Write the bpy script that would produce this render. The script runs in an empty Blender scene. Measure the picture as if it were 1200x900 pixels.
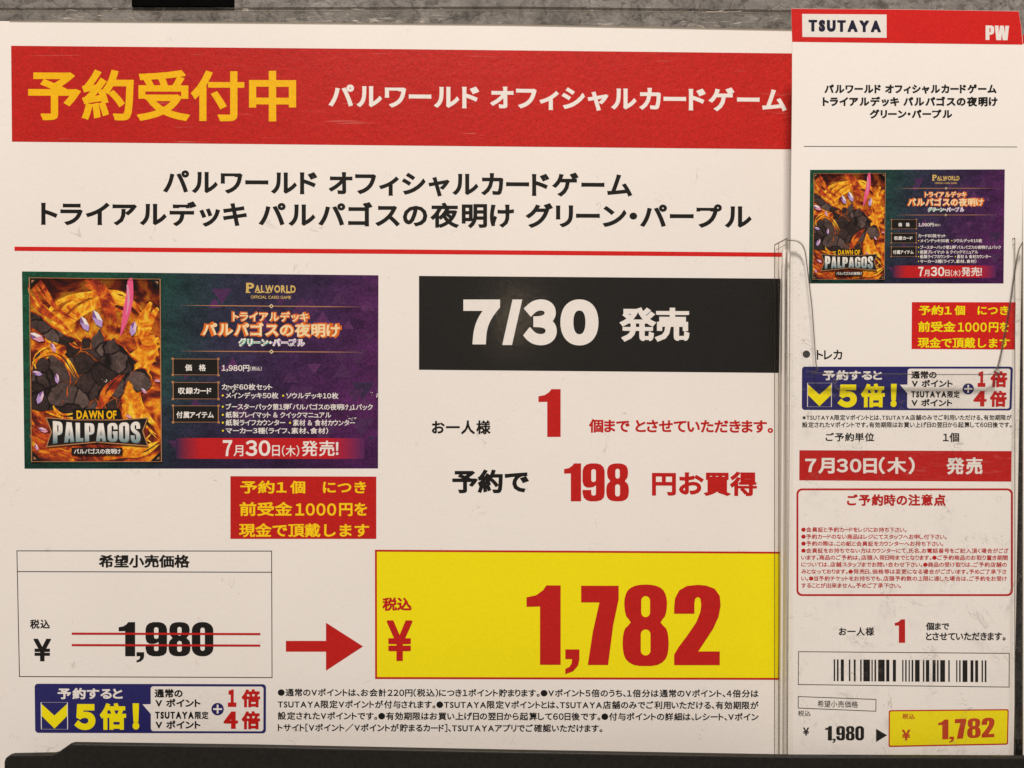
import bpy, bmesh, math, random
import numpy as np
from mathutils import Vector
from mathutils.geometry import delaunay_2d_cdt

# ------------------------------------------------------------------ camera, world, lamps, exposure
scene = bpy.context.scene
col = scene.collection
D = 0.30                     # camera to sign board, metres
S = 0.293 / 1200             # metres per photo pixel on the board
cam = bpy.data.objects.new('camera', bpy.data.cameras.new('camera'))
col.objects.link(cam)
cam.location = (0, -D, 0)
cam.rotation_euler = (math.pi / 2, 0, 0)
cam.data.sensor_width = 36
cam.data.lens = 36 * D / (1200 * S)
cam.data.clip_start = 0.01
cam.data.clip_end = 50
scene.camera = cam

world = bpy.data.worlds.new('World')
scene.world = world
world.use_nodes = True
bg = world.node_tree.nodes['Background']
bg.inputs['Color'].default_value = (1.0, 0.90, 0.82, 1)
bg.inputs['Strength'].default_value = 0.25

def area(name, loc, target, size, power, colour, height=None):
    l = bpy.data.lights.new(name, 'AREA')
    l.size = size
    if height:
        l.shape = 'RECTANGLE'
        l.size_y = height
    l.energy = power
    l.color = colour
    o = bpy.data.objects.new(name, l)
    col.objects.link(o)
    o.location = loc
    o.rotation_euler = (Vector(target) - Vector(loc)).to_track_quat('-Z', 'Y').to_euler()
    return o

area('shop_ceiling_light', (-0.10, -1.00, 1.40), (0, 0, 0), 0.22, 41, (1.0, 0.885, 0.785))
area('distant_shop_lamp', (0.037, -3.2, 0.222), (0, 0, 0), 0.12, 0.45, (1.0, 0.78, 0.5), 0.035)
scene.view_settings.view_transform = 'Standard'
scene.view_settings.look = 'None'
scene.view_settings.exposure = 0
scene.view_settings.gamma = 1
scene.cycles.transparent_max_bounces = 16

# ------------------------------------------------------------------ helpers: space and objects
def P(x, y, d):
    """A point that stands d metres in front of the board."""
    k = S * (D - d) / D
    return Vector(((x - 600) * k, -d, (450 - y) * k))

def thing(name, label, cat, loc, group=None):
    o = bpy.data.objects.new(name, None)
    o.empty_display_size = 0.01
    col.objects.link(o)
    o.location = loc
    o['label'] = label
    o['category'] = cat
    if group:
        o['group'] = group
    return o

def origin_of(o):
    v = Vector((0, 0, 0))
    while o:
        v += o.location
        o = o.parent
    return v

def link(name, me, parent=None):
    o = bpy.data.objects.new(name, me)
    col.objects.link(o)
    if parent:
        o.parent = parent
    return o

# ------------------------------------------------------------------ helpers: materials
def srgb(r, g, b):
    f = lambda c: c / 12.92 if c <= 0.04045 else ((c + 0.055) / 1.055) ** 2.4
    return (f(r / 255), f(g / 255), f(b / 255), 1)

class NT:
    def __init__(s, name):
        s.m = bpy.data.materials.new(name)
        s.m.use_nodes = True
        s.t = s.m.node_tree
        s.b = s.t.nodes['Principled BSDF']
        s.out = s.t.nodes['Material Output']
    def n(s, kind, **kw):
        n = s.t.nodes.new('ShaderNode' + kind)
        for k, v in kw.items():
            if k.startswith('i_'):
                n.inputs[k[2:].replace('_', ' ')].default_value = v
            else:
                setattr(n, k, v)
        return n
    def l(s, a, b):
        s.t.links.new(a, b)
    def mix(s, fac, a, b, blend='MIX'):
        n = s.t.nodes.new('ShaderNodeMix')
        n.data_type = 'RGBA'
        n.blend_type = blend
        for k, v in ((0, fac), (6, a), (7, b)):
            if hasattr(v, 'is_output'):
                s.l(v, n.inputs[k])
            else:
                n.inputs[k].default_value = v
        return n.outputs[2]
    def ramp(s, src, stops, interp='LINEAR'):
        n = s.t.nodes.new('ShaderNodeValToRGB')
        n.color_ramp.interpolation = interp
        e = n.color_ramp.elements
        while len(e) < len(stops):
            e.new(0.5)
        for q, (p, c) in zip(e, stops):
            q.position = p
            q.color = c if len(c) == 4 else (*c, 1)
        s.l(src, n.inputs[0])
        return n.outputs[0]
    def noise(s, scale, detail=3, rough=0.6, vec=None, dist=0):
        n = s.n('TexNoise', i_Scale=scale, i_Detail=detail, i_Roughness=rough, i_Distortion=dist)
        s.l(vec if vec else s.n('TexCoord').outputs['Object'], n.inputs['Vector'])
        return n.outputs['Fac']

def finish_print(q, colour, grain=0.10, rough=0.42, bump=0.25, scratch=0.0, dirt=0.0, coat=0.16, coat_rough=0.22, hair=0.0, mott=0.05):
    """Printed, laminated paper: fine ink grain, embossed film, hairline scratches."""
    tc = q.n('TexCoord').outputs['Object']
    g = q.noise(1500, 2, 0.7, tc)
    gr = q.ramp(g, [(0.3, (1 - grain,) * 3), (0.7, (1 + grain * 0.3,) * 3)])
    c = q.mix(1.0, colour, gr, 'MULTIPLY')
    big = q.noise(14, 3, 0.55, tc)
    c = q.mix(1.0, c, q.ramp(big, [(0.3, (1 - mott, 1 - mott * 1.1, 1 - mott * 1.2)), (0.7, (1, 1, 1))]), 'MULTIPLY')
    if dirt:
        sp = q.noise(330, 4, 0.75, tc)
        where = q.noise(25, 2, 0.5, tc)
        m = q.n('Math', operation='MULTIPLY')
        q.l(q.ramp(sp, [(0.68, (0, 0, 0)), (0.76, (1, 1, 1))]), m.inputs[0])
        q.l(q.ramp(where, [(0.45, (0, 0, 0)), (0.65, (dirt,) * 3)]), m.inputs[1])
        c = q.mix(m.outputs[0], c, (0.24, 0.19, 0.15, 1))
    if hair:
        hl = q.noise(55, 3, 0.6, tc, 1.5)
        sb = q.n('Math', operation='SUBTRACT'); q.l(hl, sb.inputs[0]); sb.inputs[1].default_value = 0.5
        ab = q.n('Math', operation='ABSOLUTE'); q.l(sb.outputs[0], ab.inputs[0])
        wh = q.noise(95, 2, 0.6, tc)
        mm = q.n('Math', operation='MULTIPLY')
        q.l(q.ramp(ab.outputs[0], [(0.0, (1, 1, 1)), (0.007, (0, 0, 0))]), mm.inputs[0])
        q.l(q.ramp(wh, [(0.60, (0, 0, 0)), (0.68, (hair,) * 3)]), mm.inputs[1])
        c = q.mix(mm.outputs[0], c, (0.22, 0.17, 0.13, 1))
    if scratch:
        mp = q.n('Mapping')
        mp.inputs['Rotation'].default_value = (0, 0.5, 0)
        mp.inputs['Scale'].default_value = (30, 30, 700)
        q.l(tc, mp.inputs['Vector'])
        sc = q.noise(1.0, 3, 0.6, mp.outputs[0], 0.6)
        c = q.mix(q.ramp(sc, [(0.66, (0, 0, 0)), (0.74, (scratch,) * 3)]), c, (0.75, 0.62, 0.52, 1))
    q.l(c, q.b.inputs['Base Color'])
    q.b.inputs['Roughness'].default_value = rough
    q.b.inputs['Specular IOR Level'].default_value = 0.22
    q.b.inputs['Coat Weight'].default_value = coat
    q.b.inputs['Coat Roughness'].default_value = coat_rough
    h = q.noise(620, 3, 0.6, tc)
    bp = q.n('Bump', i_Strength=bump, i_Distance=0.0002)
    q.l(h, bp.inputs['Height'])
    wv = q.n('Bump', i_Strength=1.0, i_Distance=0.0022)
    wm = q.n('Mapping'); wm.inputs['Scale'].default_value = (13, 1, 6)
    q.l(tc, wm.inputs[0])
    q.l(q.noise(1.0, 1, 0.4, wm.outputs[0]), wv.inputs['Height'])
    q.l(wv.outputs[0], bp.inputs['Normal'])
    q.l(bp.outputs[0], q.b.inputs['Normal'])
    q.l(bp.outputs[0], q.b.inputs['Coat Normal'])
    return q.m

def ink(name, rgb, **kw):
    q = NT(name)
    n = q.n('RGB')
    n.outputs[0].default_value = rgb if len(rgb) == 4 else (*rgb, 1)
    return finish_print(q, n.outputs[0], **kw)

PAPER = ink('sheet_paper', (0.80, 0.775, 0.745), grain=0.03, dirt=0.8, bump=0.12, hair=0.35)
TPAPER = ink('ticket_paper', (0.85, 0.83, 0.805), grain=0.025, dirt=0.15, bump=0.10)
EDGE = ink('stacked_paper', (0.78, 0.74, 0.69), grain=0.03)
RED = ink('red_banner_ink', (0.54, 0.014, 0.010), grain=0.26, scratch=0.20, bump=0.55, coat=0.25, mott=0.16)
DRED = ink('deep_red_ink', (0.50, 0.012, 0.010), grain=0.16, bump=0.3)
TRED = ink('ticket_red_ink', (0.62, 0.014, 0.012), grain=0.16, bump=0.35)
YEL = ink('yellow_ink', (0.85, 0.745, 0.004), grain=0.05, bump=0.15)
GOLD = ink('golden_yellow_ink', (0.84, 0.47, 0.004), grain=0.12)
BLK = ink('black_ink', (0.010, 0.009, 0.008), grain=0.2)
BLKP = ink('black_panel_ink', (0.012, 0.011, 0.010), grain=0.3, bump=0.10, coat=0.4, coat_rough=0.12)
GREY = ink('grey_ink', (0.05, 0.05, 0.05))
HAIR = ink('hairline_ink', (0.05, 0.042, 0.038))
FADED = ink('faded_orange_red_ink', (0.52, 0.055, 0.012), grain=0.2)
NAVYBLK = ink('blue_black_ink', (0.012, 0.012, 0.035))
NAVY = ink('navy_ink', (0.022, 0.020, 0.13), grain=0.15)
WHT = ink('white_print', (0.78, 0.755, 0.725), grain=0.05)
ORANGE = ink('orange_ink', (0.70, 0.15, 0.015))
CREAM = ink('cream_ink', (0.83, 0.66, 0.38))
COPPER = ink('copper_ink', (0.42, 0.20, 0.09))
LOGOGOLD = ink('pale_gold_ink', (0.62, 0.44, 0.13))
MINT = ink('mint_ink', (0.10, 0.42, 0.28))
LILAC = ink('lilac_ink', (0.45, 0.30, 0.62))
PINK = ink('pink_ink', (0.75, 0.10, 0.25))
ROSE = ink('rose_ink', (0.66, 0.30, 0.42))
CRYSTAL = ink('pale_crystal_ink', (0.72, 0.52, 0.66))
VIOLET = ink('violet_ink', (0.20, 0.09, 0.30))
ROCKS = [ink('dark_rock_ink', c, grain=0.2) for c in
         ((0.014, 0.010, 0.010), (0.030, 0.020, 0.020), (0.050, 0.035, 0.034), (0.075, 0.055, 0.052), (0.11, 0.085, 0.078))]
FLAMES = [ink('flame_ink', c, grain=0.15) for c in
          ((0.85, 0.50, 0.02), (0.78, 0.27, 0.01), (0.52, 0.08, 0.01), (0.20, 0.025, 0.012))]

def picture_back():
    q = NT('green_to_purple_print')
    uv = q.n('UVMap').outputs[0]
    sx = q.n('SeparateXYZ')
    q.l(uv, sx.inputs[0])
    w = q.noise(3.0, 3, 0.6, uv)
    a = q.n('Math', operation='MULTIPLY_ADD')
    q.l(w, a.inputs[0]); a.inputs[1].default_value = 0.25
    q.l(sx.outputs[0], a.inputs[2])
    lean = q.n('Math', operation='MULTIPLY_ADD')
    q.l(sx.outputs[1], lean.inputs[0]); lean.inputs[1].default_value = -0.18
    q.l(a.outputs[0], lean.inputs[2])
    c = q.ramp(lean.outputs[0], [(0.0, (0.008, 0.085, 0.042)), (0.36, (0.012, 0.060, 0.048)), (0.55, (0.026, 0.030, 0.060)),
                                  (0.80, (0.048, 0.017, 0.075)), (1.0, (0.088, 0.015, 0.10))])
    dk = q.ramp(sx.outputs[1], [(0.0, (0.50, 0.5, 0.6)), (0.3, (1, 1, 1))])
    c = q.mix(0.8, c, dk, 'MULTIPLY')
    cl = q.noise(9, 5, 0.7, uv)
    c = q.mix(1.0, c, q.ramp(cl, [(0.3, (0.45, 0.46, 0.50)), (0.7, (1.45, 1.4, 1.45))]), 'MULTIPLY')
    return finish_print(q, c, grain=0.5, bump=0.4)
PICBACK = picture_back()

FACETS = [ink('purple_facet_ink', c, grain=0.45) for c in ((0.042, 0.022, 0.070), (0.075, 0.024, 0.095), (0.105, 0.028, 0.120))]

def flame_art():
    q = NT('flame_print')
    uv = q.n('UVMap').outputs[0]
    mp = q.n('Mapping'); mp.inputs['Scale'].default_value = (3.4, 2.6, 1); mp.inputs['Rotation'].default_value = (0, 0, 0.5)
    q.l(uv, mp.inputs[0])
    a = q.noise(1.5, 4, 0.55, mp.outputs[0], 2.6)
    c = q.ramp(a, [(0.32, (0.025, 0.008, 0.008)), (0.43, (0.14, 0.016, 0.010)), (0.50, (0.45, 0.06, 0.010)),
                   (0.56, (0.76, 0.23, 0.010)), (0.66, (0.90, 0.52, 0.03))])
    sx = q.n('SeparateXYZ'); q.l(uv, sx.inputs[0])
    top = q.ramp(sx.outputs[1], [(0.60, (1, 1, 1)), (0.98, (0.22, 0.13, 0.13))])
    c = q.mix(1.0, c, top, 'MULTIPLY')
    return finish_print(q, c, grain=0.3, bump=0.35)
FLAMEART = flame_art()

def lick_print(name, stops, scale):
    q = NT(name)
    uv = q.n('UVMap').outputs[0]
    mp = q.n('Mapping'); mp.inputs['Scale'].default_value = scale; mp.inputs['Rotation'].default_value = (0, 0, 0.4)
    q.l(uv, mp.inputs[0])
    return finish_print(q, q.ramp(q.noise(1.0, 4, 0.6, mp.outputs[0], 1.2), stops), grain=0.25)
LICK_HOT = lick_print('hot_flame_print', [(0.38, (0.55, 0.07, 0.008)), (0.50, (0.80, 0.28, 0.010)), (0.62, (0.92, 0.60, 0.04))], (26, 14, 1))
LICK_RED = lick_print('red_flame_print', [(0.38, (0.20, 0.018, 0.010)), (0.52, (0.55, 0.07, 0.012)), (0.64, (0.80, 0.26, 0.012))], (26, 14, 1))

def crag_print():
    q = NT('dark_crag_print')
    uv = q.n('UVMap').outputs[0]
    mp = q.n('Mapping'); mp.inputs['Scale'].default_value = (1.82, 1, 1)
    q.l(uv, mp.inputs[0])
    wob = q.n('TexNoise', i_Scale=9.0, i_Detail=3.0)
    q.l(mp.outputs[0], wob.inputs['Vector'])
    ad = q.n('VectorMath', operation='MULTIPLY_ADD')
    q.l(wob.outputs['Color'], ad.inputs[0]); ad.inputs[1].default_value = (0.10, 0.10, 0); q.l(mp.outputs[0], ad.inputs[2])
    v = q.n('TexVoronoi', i_Scale=11.0); q.l(ad.outputs[0], v.inputs['Vector'])
    e = q.n('TexVoronoi', feature='DISTANCE_TO_EDGE', i_Scale=11.0); q.l(ad.outputs[0], e.inputs['Vector'])
    sp = q.n('SeparateColor'); q.l(v.outputs['Color'], sp.inputs[0])
    c = q.ramp(sp.outputs[0], [(0.0, (0.022, 0.014, 0.014)), (0.5, (0.055, 0.038, 0.036)), (1.0, (0.115, 0.085, 0.080))])
    st = q.noise(22, 5, 0.7, mp.outputs[0], 1.0)
    c = q.mix(1.0, c, q.ramp(st, [(0.3, (0.40, 0.38, 0.38)), (0.7, (1.6, 1.45, 1.4))]), 'MULTIPLY')
    c = q.mix(q.ramp(e.outputs['Distance'], [(0.02, (1, 1, 1)), (0.07, (0, 0, 0))]), c, (0.010, 0.006, 0.006, 1))
    gl = q.ramp(q.noise(5, 2, 0.5, mp.outputs[0]), [(0.54, (0, 0, 0)), (0.62, (1, 1, 1))])
    ed = q.ramp(e.outputs['Distance'], [(0.0, (1, 1, 1)), (0.035, (0, 0, 0))])
    c = q.mix(q.mix(1.0, gl, ed, 'MULTIPLY'), c, (0.62, 0.14, 0.015, 1))
    return finish_print(q, c, grain=0.3)
CRAG = crag_print()

def ramp_print(name, axis, stops):
    q = NT(name)
    sx = q.n('SeparateXYZ'); q.l(q.n('UVMap').outputs[0], sx.inputs[0])
    return finish_print(q, q.ramp(sx.outputs[axis], stops), grain=0.15)
BAND = ramp_print('red_band_print', 0, [(0.43, (0.035, 0.018, 0.06)), (0.50, (0.50, 0.012, 0.014)), (0.86, (0.52, 0.012, 0.016)), (0.955, (0.10, 0.018, 0.10))])
CHROME = ramp_print('steel_letter_print', 1, [(0.13, (0.10, 0.22, 0.24)), (0.17, (0.45, 0.50, 0.50)), (0.20, (0.80, 0.77, 0.72))])

def acrylic(name, tint, scratch, rub=(0.60, 0.55, 0.50)):
    q = NT(name)
    t = q.t
    t.nodes.remove(q.b)
    tr = q.n('BsdfTransparent'); tr.inputs[0].default_value = (*tint, 1)
    gl = q.n('BsdfGlossy'); gl.inputs['Roughness'].default_value = 0.12
    lw = q.n('LayerWeight'); lw.inputs['Blend'].default_value = 0.25
    pw = q.n('Math', operation='POWER'); q.l(lw.outputs['Facing'], pw.inputs[0]); pw.inputs[1].default_value = 3
    ma = q.n('Math', operation='MULTIPLY_ADD'); q.l(pw.outputs[0], ma.inputs[0]); ma.inputs[1].default_value = 0.10 if scratch else 0.03; ma.inputs[2].default_value = 0.013 if scratch else 0.01
    mx = q.n('MixShader'); q.l(ma.outputs[0], mx.inputs[0]); q.l(tr.outputs[0], mx.inputs[1]); q.l(gl.outputs[0], mx.inputs[2])
    tc = q.n('TexCoord').outputs['Object']
    if not scratch:
        q.l(mx.outputs[0], q.out.inputs[0])
        return q.m
    # pale rub marks, then thin dark curved scratches and specks
    df = q.n('BsdfDiffuse'); df.inputs[0].default_value = (*rub, 1)
    mp = q.n('Mapping'); mp.inputs['Rotation'].default_value = (0, 0.35, 0); mp.inputs['Scale'].default_value = (120, 120, 900)
    q.l(tc, mp.inputs[0])
    a = q.noise(1.0, 4, 0.7, mp.outputs[0], 1.6)
    b = q.noise(30, 2, 0.5, tc)
    k = q.n('Math', operation='MULTIPLY')
    q.l(q.ramp(a, [(0.58, (0, 0, 0)), (0.70, (1, 1, 1))]), k.inputs[0])
    q.l(q.ramp(b, [(0.40, (0, 0, 0)), (0.62, (scratch,) * 3)]), k.inputs[1])
    m2 = q.n('MixShader'); q.l(k.outputs[0], m2.inputs[0]); q.l(mx.outputs[0], m2.inputs[1]); q.l(df.outputs[0], m2.inputs[2])
    dk = q.n('BsdfDiffuse'); dk.inputs[0].default_value = (0.20, 0.165, 0.135, 1)
    hl = q.noise(60, 4, 0.65, tc, 2.0)
    sb = q.n('Math', operation='SUBTRACT'); q.l(hl, sb.inputs[0]); sb.inputs[1].default_value = 0.5
    ab = q.n('Math', operation='ABSOLUTE'); q.l(sb.outputs[0], ab.inputs[0])
    line = q.ramp(ab.outputs[0], [(0.0, (1, 1, 1)), (0.009, (0, 0, 0))])
    wh = q.ramp(q.noise(110, 2, 0.6, tc), [(0.53, (0, 0, 0)), (0.62, (0.42,) * 3)])
    sp = q.ramp(q.noise(520, 3, 0.7, tc), [(0.67, (0, 0, 0)), (0.73, (0.22,) * 3)])
    k2 = q.n('Math', operation='MULTIPLY'); q.l(line, k2.inputs[0]); q.l(wh, k2.inputs[1])
    k3 = q.n('Math', operation='MAXIMUM'); q.l(k2.outputs[0], k3.inputs[0]); q.l(sp, k3.inputs[1])
    m3 = q.n('MixShader'); q.l(k3.outputs[0], m3.inputs[0]); q.l(m2.outputs[0], m3.inputs[1]); q.l(dk.outputs[0], m3.inputs[2])
    q.l(m3.outputs[0], q.out.inputs[0])
    return q.m
CLEAR = acrylic('clear_acrylic', (0.999, 0.998, 0.995), 0.04, (0.8, 0.75, 0.70))
SIDE = acrylic('clear_acrylic_side', (0.99, 0.985, 0.975), 0.0)
PLATE = acrylic('scratched_acrylic', (0.93, 0.93, 0.92), 0.8, (0.78, 0.73, 0.66))

def cut_edge(name, rgb, opaque):
    q = NT(name)
    q.t.nodes.remove(q.b)
    tr = q.n('BsdfTransparent'); tr.inputs[0].default_value = (0.8, 0.78, 0.74, 1)
    df = q.n('BsdfDiffuse'); df.inputs[0].default_value = (*rgb, 1)
    gl = q.n('BsdfGlossy'); gl.inputs['Roughness'].default_value = 0.15
    a = q.n('MixShader'); a.inputs[0].default_value = 0.12; q.l(df.outputs[0], a.inputs[1]); q.l(gl.outputs[0], a.inputs[2])
    m = q.n('MixShader'); m.inputs[0].default_value = opaque; q.l(tr.outputs[0], m.inputs[1]); q.l(a.outputs[0], m.inputs[2])
    q.l(m.outputs[0], q.out.inputs[0])
    return q.m
CUT = cut_edge('acrylic_cut_edge', (0.08, 0.07, 0.06), 0.55)
RIM = cut_edge('acrylic_rim', (0.05, 0.042, 0.036), 0.75)
CUTPALE = cut_edge('acrylic_pale_edge', (0.5, 0.45, 0.40), 0.22)

def wall_mat():
    q = NT('grey_plaster')
    tc = q.n('TexCoord').outputs['Object']
    a = q.noise(75, 6, 0.75, tc, 0.8)
    c = q.ramp(a, [(0.30, (0.12, 0.112, 0.105)), (0.50, (0.19, 0.178, 0.167)), (0.66, (0.27, 0.253, 0.24))])
    b = q.noise(260, 4, 0.8, tc, 0.5)
    c = q.mix(1.0, c, q.ramp(b, [(0.36, (0.42, 0.41, 0.40)), (0.52, (1, 1, 1))]), 'MULTIPLY')
    q.l(c, q.b.inputs['Base Color'])
    q.b.inputs['Roughness'].default_value = 0.8
    bp = q.n('Bump', i_Strength=0.5, i_Distance=0.001)
    q.l(b, bp.inputs['Height']); q.l(bp.outputs[0], q.b.inputs['Normal'])
    return q.m
WALL = wall_mat()

def plastic(name, rgb, rough, spec=0.25):
    q = NT(name)
    tc = q.n('TexCoord').outputs['Object']
    a = q.noise(700, 3, 0.7, tc)
    n = q.n('RGB'); n.outputs[0].default_value = (*rgb, 1)
    q.l(q.mix(1.0, n.outputs[0], q.ramp(a, [(0.3, (0.7, 0.7, 0.7)), (0.7, (1.3, 1.3, 1.3))]), 'MULTIPLY'), q.b.inputs['Base Color'])
    q.b.inputs['Roughness'].default_value = rough
    q.b.inputs['Specular IOR Level'].default_value = spec
    bp = q.n('Bump', i_Strength=0.3, i_Distance=0.0003)
    q.l(a, bp.inputs['Height']); q.l(bp.outputs[0], q.b.inputs['Normal'])
    return q.m
RAIL = plastic('black_plastic', (0.012, 0.0105, 0.009), 0.5)
BLACKPANEL = plastic('dull_black_board', (0.002, 0.002, 0.002), 0.8, 0.02)

# ------------------------------------------------------------------ helpers: letters
_glyph_raw, _glyph = {}, {}

def raw_glyph(ch, res=3):
    if (ch, res) in _glyph_raw:
        return _glyph_raw[ch, res]
    cu = bpy.data.curves.new('glyph', 'FONT')
    cu.body = ch
    cu.size = 1
    cu.resolution_u = res
    o = bpy.data.objects.new('glyph', cu)
    col.objects.link(o)
    dg = bpy.context.evaluated_depsgraph_get()
    me = bpy.data.meshes.new_from_object(o.evaluated_get(dg))
    vs = [(v.co.x, v.co.y) for v in me.vertices]
    fs = [tuple(p.vertices) for p in me.polygons]
    bpy.data.meshes.remove(me)
    bpy.data.objects.remove(o)
    bpy.data.curves.remove(cu)
    _glyph_raw[ch, res] = (vs, fs)
    return vs, fs

def union(vs, faces):
    """Union of overlapping polygons as triangles."""
    edges = {tuple(sorted((f[i], f[(i + 1) % len(f)]))) for f in faces for i in range(len(f))}
    r = delaunay_2d_cdt([Vector(v) for v in vs], list(edges), [], 0, 1e-5, False)
    V = np.array([(v.x, v.y) for v in r[0]])
    tris = [tuple(f) for f in r[2]]
    c = V[np.array(tris)].mean(axis=1)
    q = np.array([[vs[i] for i in (f if len(f) == 4 else (*f, f[-1]))] for f in faces])
    e = np.roll(q, -1, axis=1) - q
    cr = e[None, :, :, 0] * (c[:, None, None, 1] - q[None, :, :, 1]) - e[None, :, :, 1] * (c[:, None, None, 0] - q[None, :, :, 0])
    inside = ((cr >= 0).all(axis=2) | (cr <= 0).all(axis=2)).any(axis=1)
    return [tuple(v) for v in V.tolist()], [f for f, k in zip(tris, inside) if k]

def bold(vs, fs, w):
    cnt = {}
    for f in fs:
        a = sum(vs[f[i]][0] * vs[f[(i + 1) % len(f)]][1] - vs[f[(i + 1) % len(f)]][0] * vs[f[i]][1] for i in range(len(f)))
        g = f if a > 0 else tuple(reversed(f))
        for i in range(len(g)):
            cnt.setdefault(frozenset((g[i], g[(i + 1) % len(g)])), []).append((g[i], g[(i + 1) % len(g)]))
    be = [e[0] for e in cnt.values() if len(e) == 1]
    nxt = {a: (a, b) for a, b in be}
    prv = {b: (a, b) for a, b in be}
    def dr(e):
        a, b = vs[e[0]], vs[e[1]]
        x, y = b[0] - a[0], b[1] - a[1]
        l = math.hypot(x, y) or 1e-9
        return x / l, y / l
    def ext(e1, e2):
        if not e1 or not e2:
            return 0
        (ax, ay), (bx, by) = dr(e1), dr(e2)
        cr, dt = ax * by - ay * bx, ax * bx + ay * by
        if cr <= 0:
            return 0
        return w * min(1.0, math.tan(math.atan2(cr, dt) / 2))
    V, F = list(vs), [tuple(f) for f in fs]
    for e in be:
        dx, dy = dr(e)
        nx, ny = dy, -dx
        ea, eb = ext(prv.get(e[0]), e), ext(e, nxt.get(e[1]))
        a, b = vs[e[0]], vs[e[1]]
        i = len(V)
        q = 0.15 * w
        for (p, s, k) in ((a, -ea, -q), (a, -ea, w), (b, eb, w), (b, eb, -q)):
            V.append((p[0] + dx * s + nx * k, p[1] + dy * s + ny * k))
        F.append((i, i + 1, i + 2, i + 3))
    return union(V, F)

def glyph(ch, w):
    key = (ch, w)
    if key not in _glyph:
        vs, fs = raw_glyph(ch, 9 if 0.06 < w < 0.08 else 3)
        if w and fs:
            vs, fs = bold(vs, fs, w)
        used = sorted({i for f in fs for i in f})
        x0 = min((vs[i][0] for i in used), default=0)
        x1 = max((vs[i][0] for i in used), default=0)
        _glyph[key] = (vs, fs, x0, x1)
    return _glyph[key]

FULL = {c: chr(ord(c) + 0xFEE0) for c in '0123456789,!()/&[]'}

def layout(s, w, prop=True, gap=0.07):
    pen, V, F = 0.0, [], []
    for ch in s:
        if ch == ' ':
            pen += 0.32
            continue
        if ch == '\u3000':
            pen += 1.0
            continue
        g = FULL.get(ch, ch)
        vs, fs, x0, x1 = glyph(g, w)
        narrow = ord(ch) < 0x2000
        if narrow or prop:
            if ch in '、。':
                off, adv = pen - x0 + 0.02, 0.45
            else:
                off, adv = pen - x0 + gap / 2, x1 - x0 + gap
        else:
            off, adv = pen, 1.0
        i = len(V)
        V += [(x + off, y) for x, y in vs]
        F += [tuple(k + i for k in f) for f in fs]
        pen += adv
    return V, F

def rr(x0, y0, x1, y1, rx, ry=None, n=5):
    ry = ry or rx
    pts = []
    for cx, cy, a in ((x1 - rx, y1 - ry, 0), (x0 + rx, y1 - ry, 90), (x0 + rx, y0 + ry, 180), (x1 - rx, y0 + ry, 270)):
        for k in range(n + 1):
            t = math.radians(a + 90 * k / n)
            pts.append((cx + rx * math.cos(t), cy + ry * math.sin(t)))
    return pts

def smooth(pts, n=3):
    out, m = [], len(pts)
    for i in range(m):
        p0, p1, p2, p3 = (pts[(i + k - 1) % m] for k in range(4))
        for k in range(n):
            t = k / n
            out.append(tuple(0.5 * (2 * p1[j] + (p2[j] - p0[j]) * t + (2 * p0[j] - 5 * p1[j] + 4 * p2[j] - p3[j]) * t * t
                             + (3 * p1[j] - p0[j] - 3 * p2[j] + p3[j]) * t ** 3) for j in (0, 1)))
    return out

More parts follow.
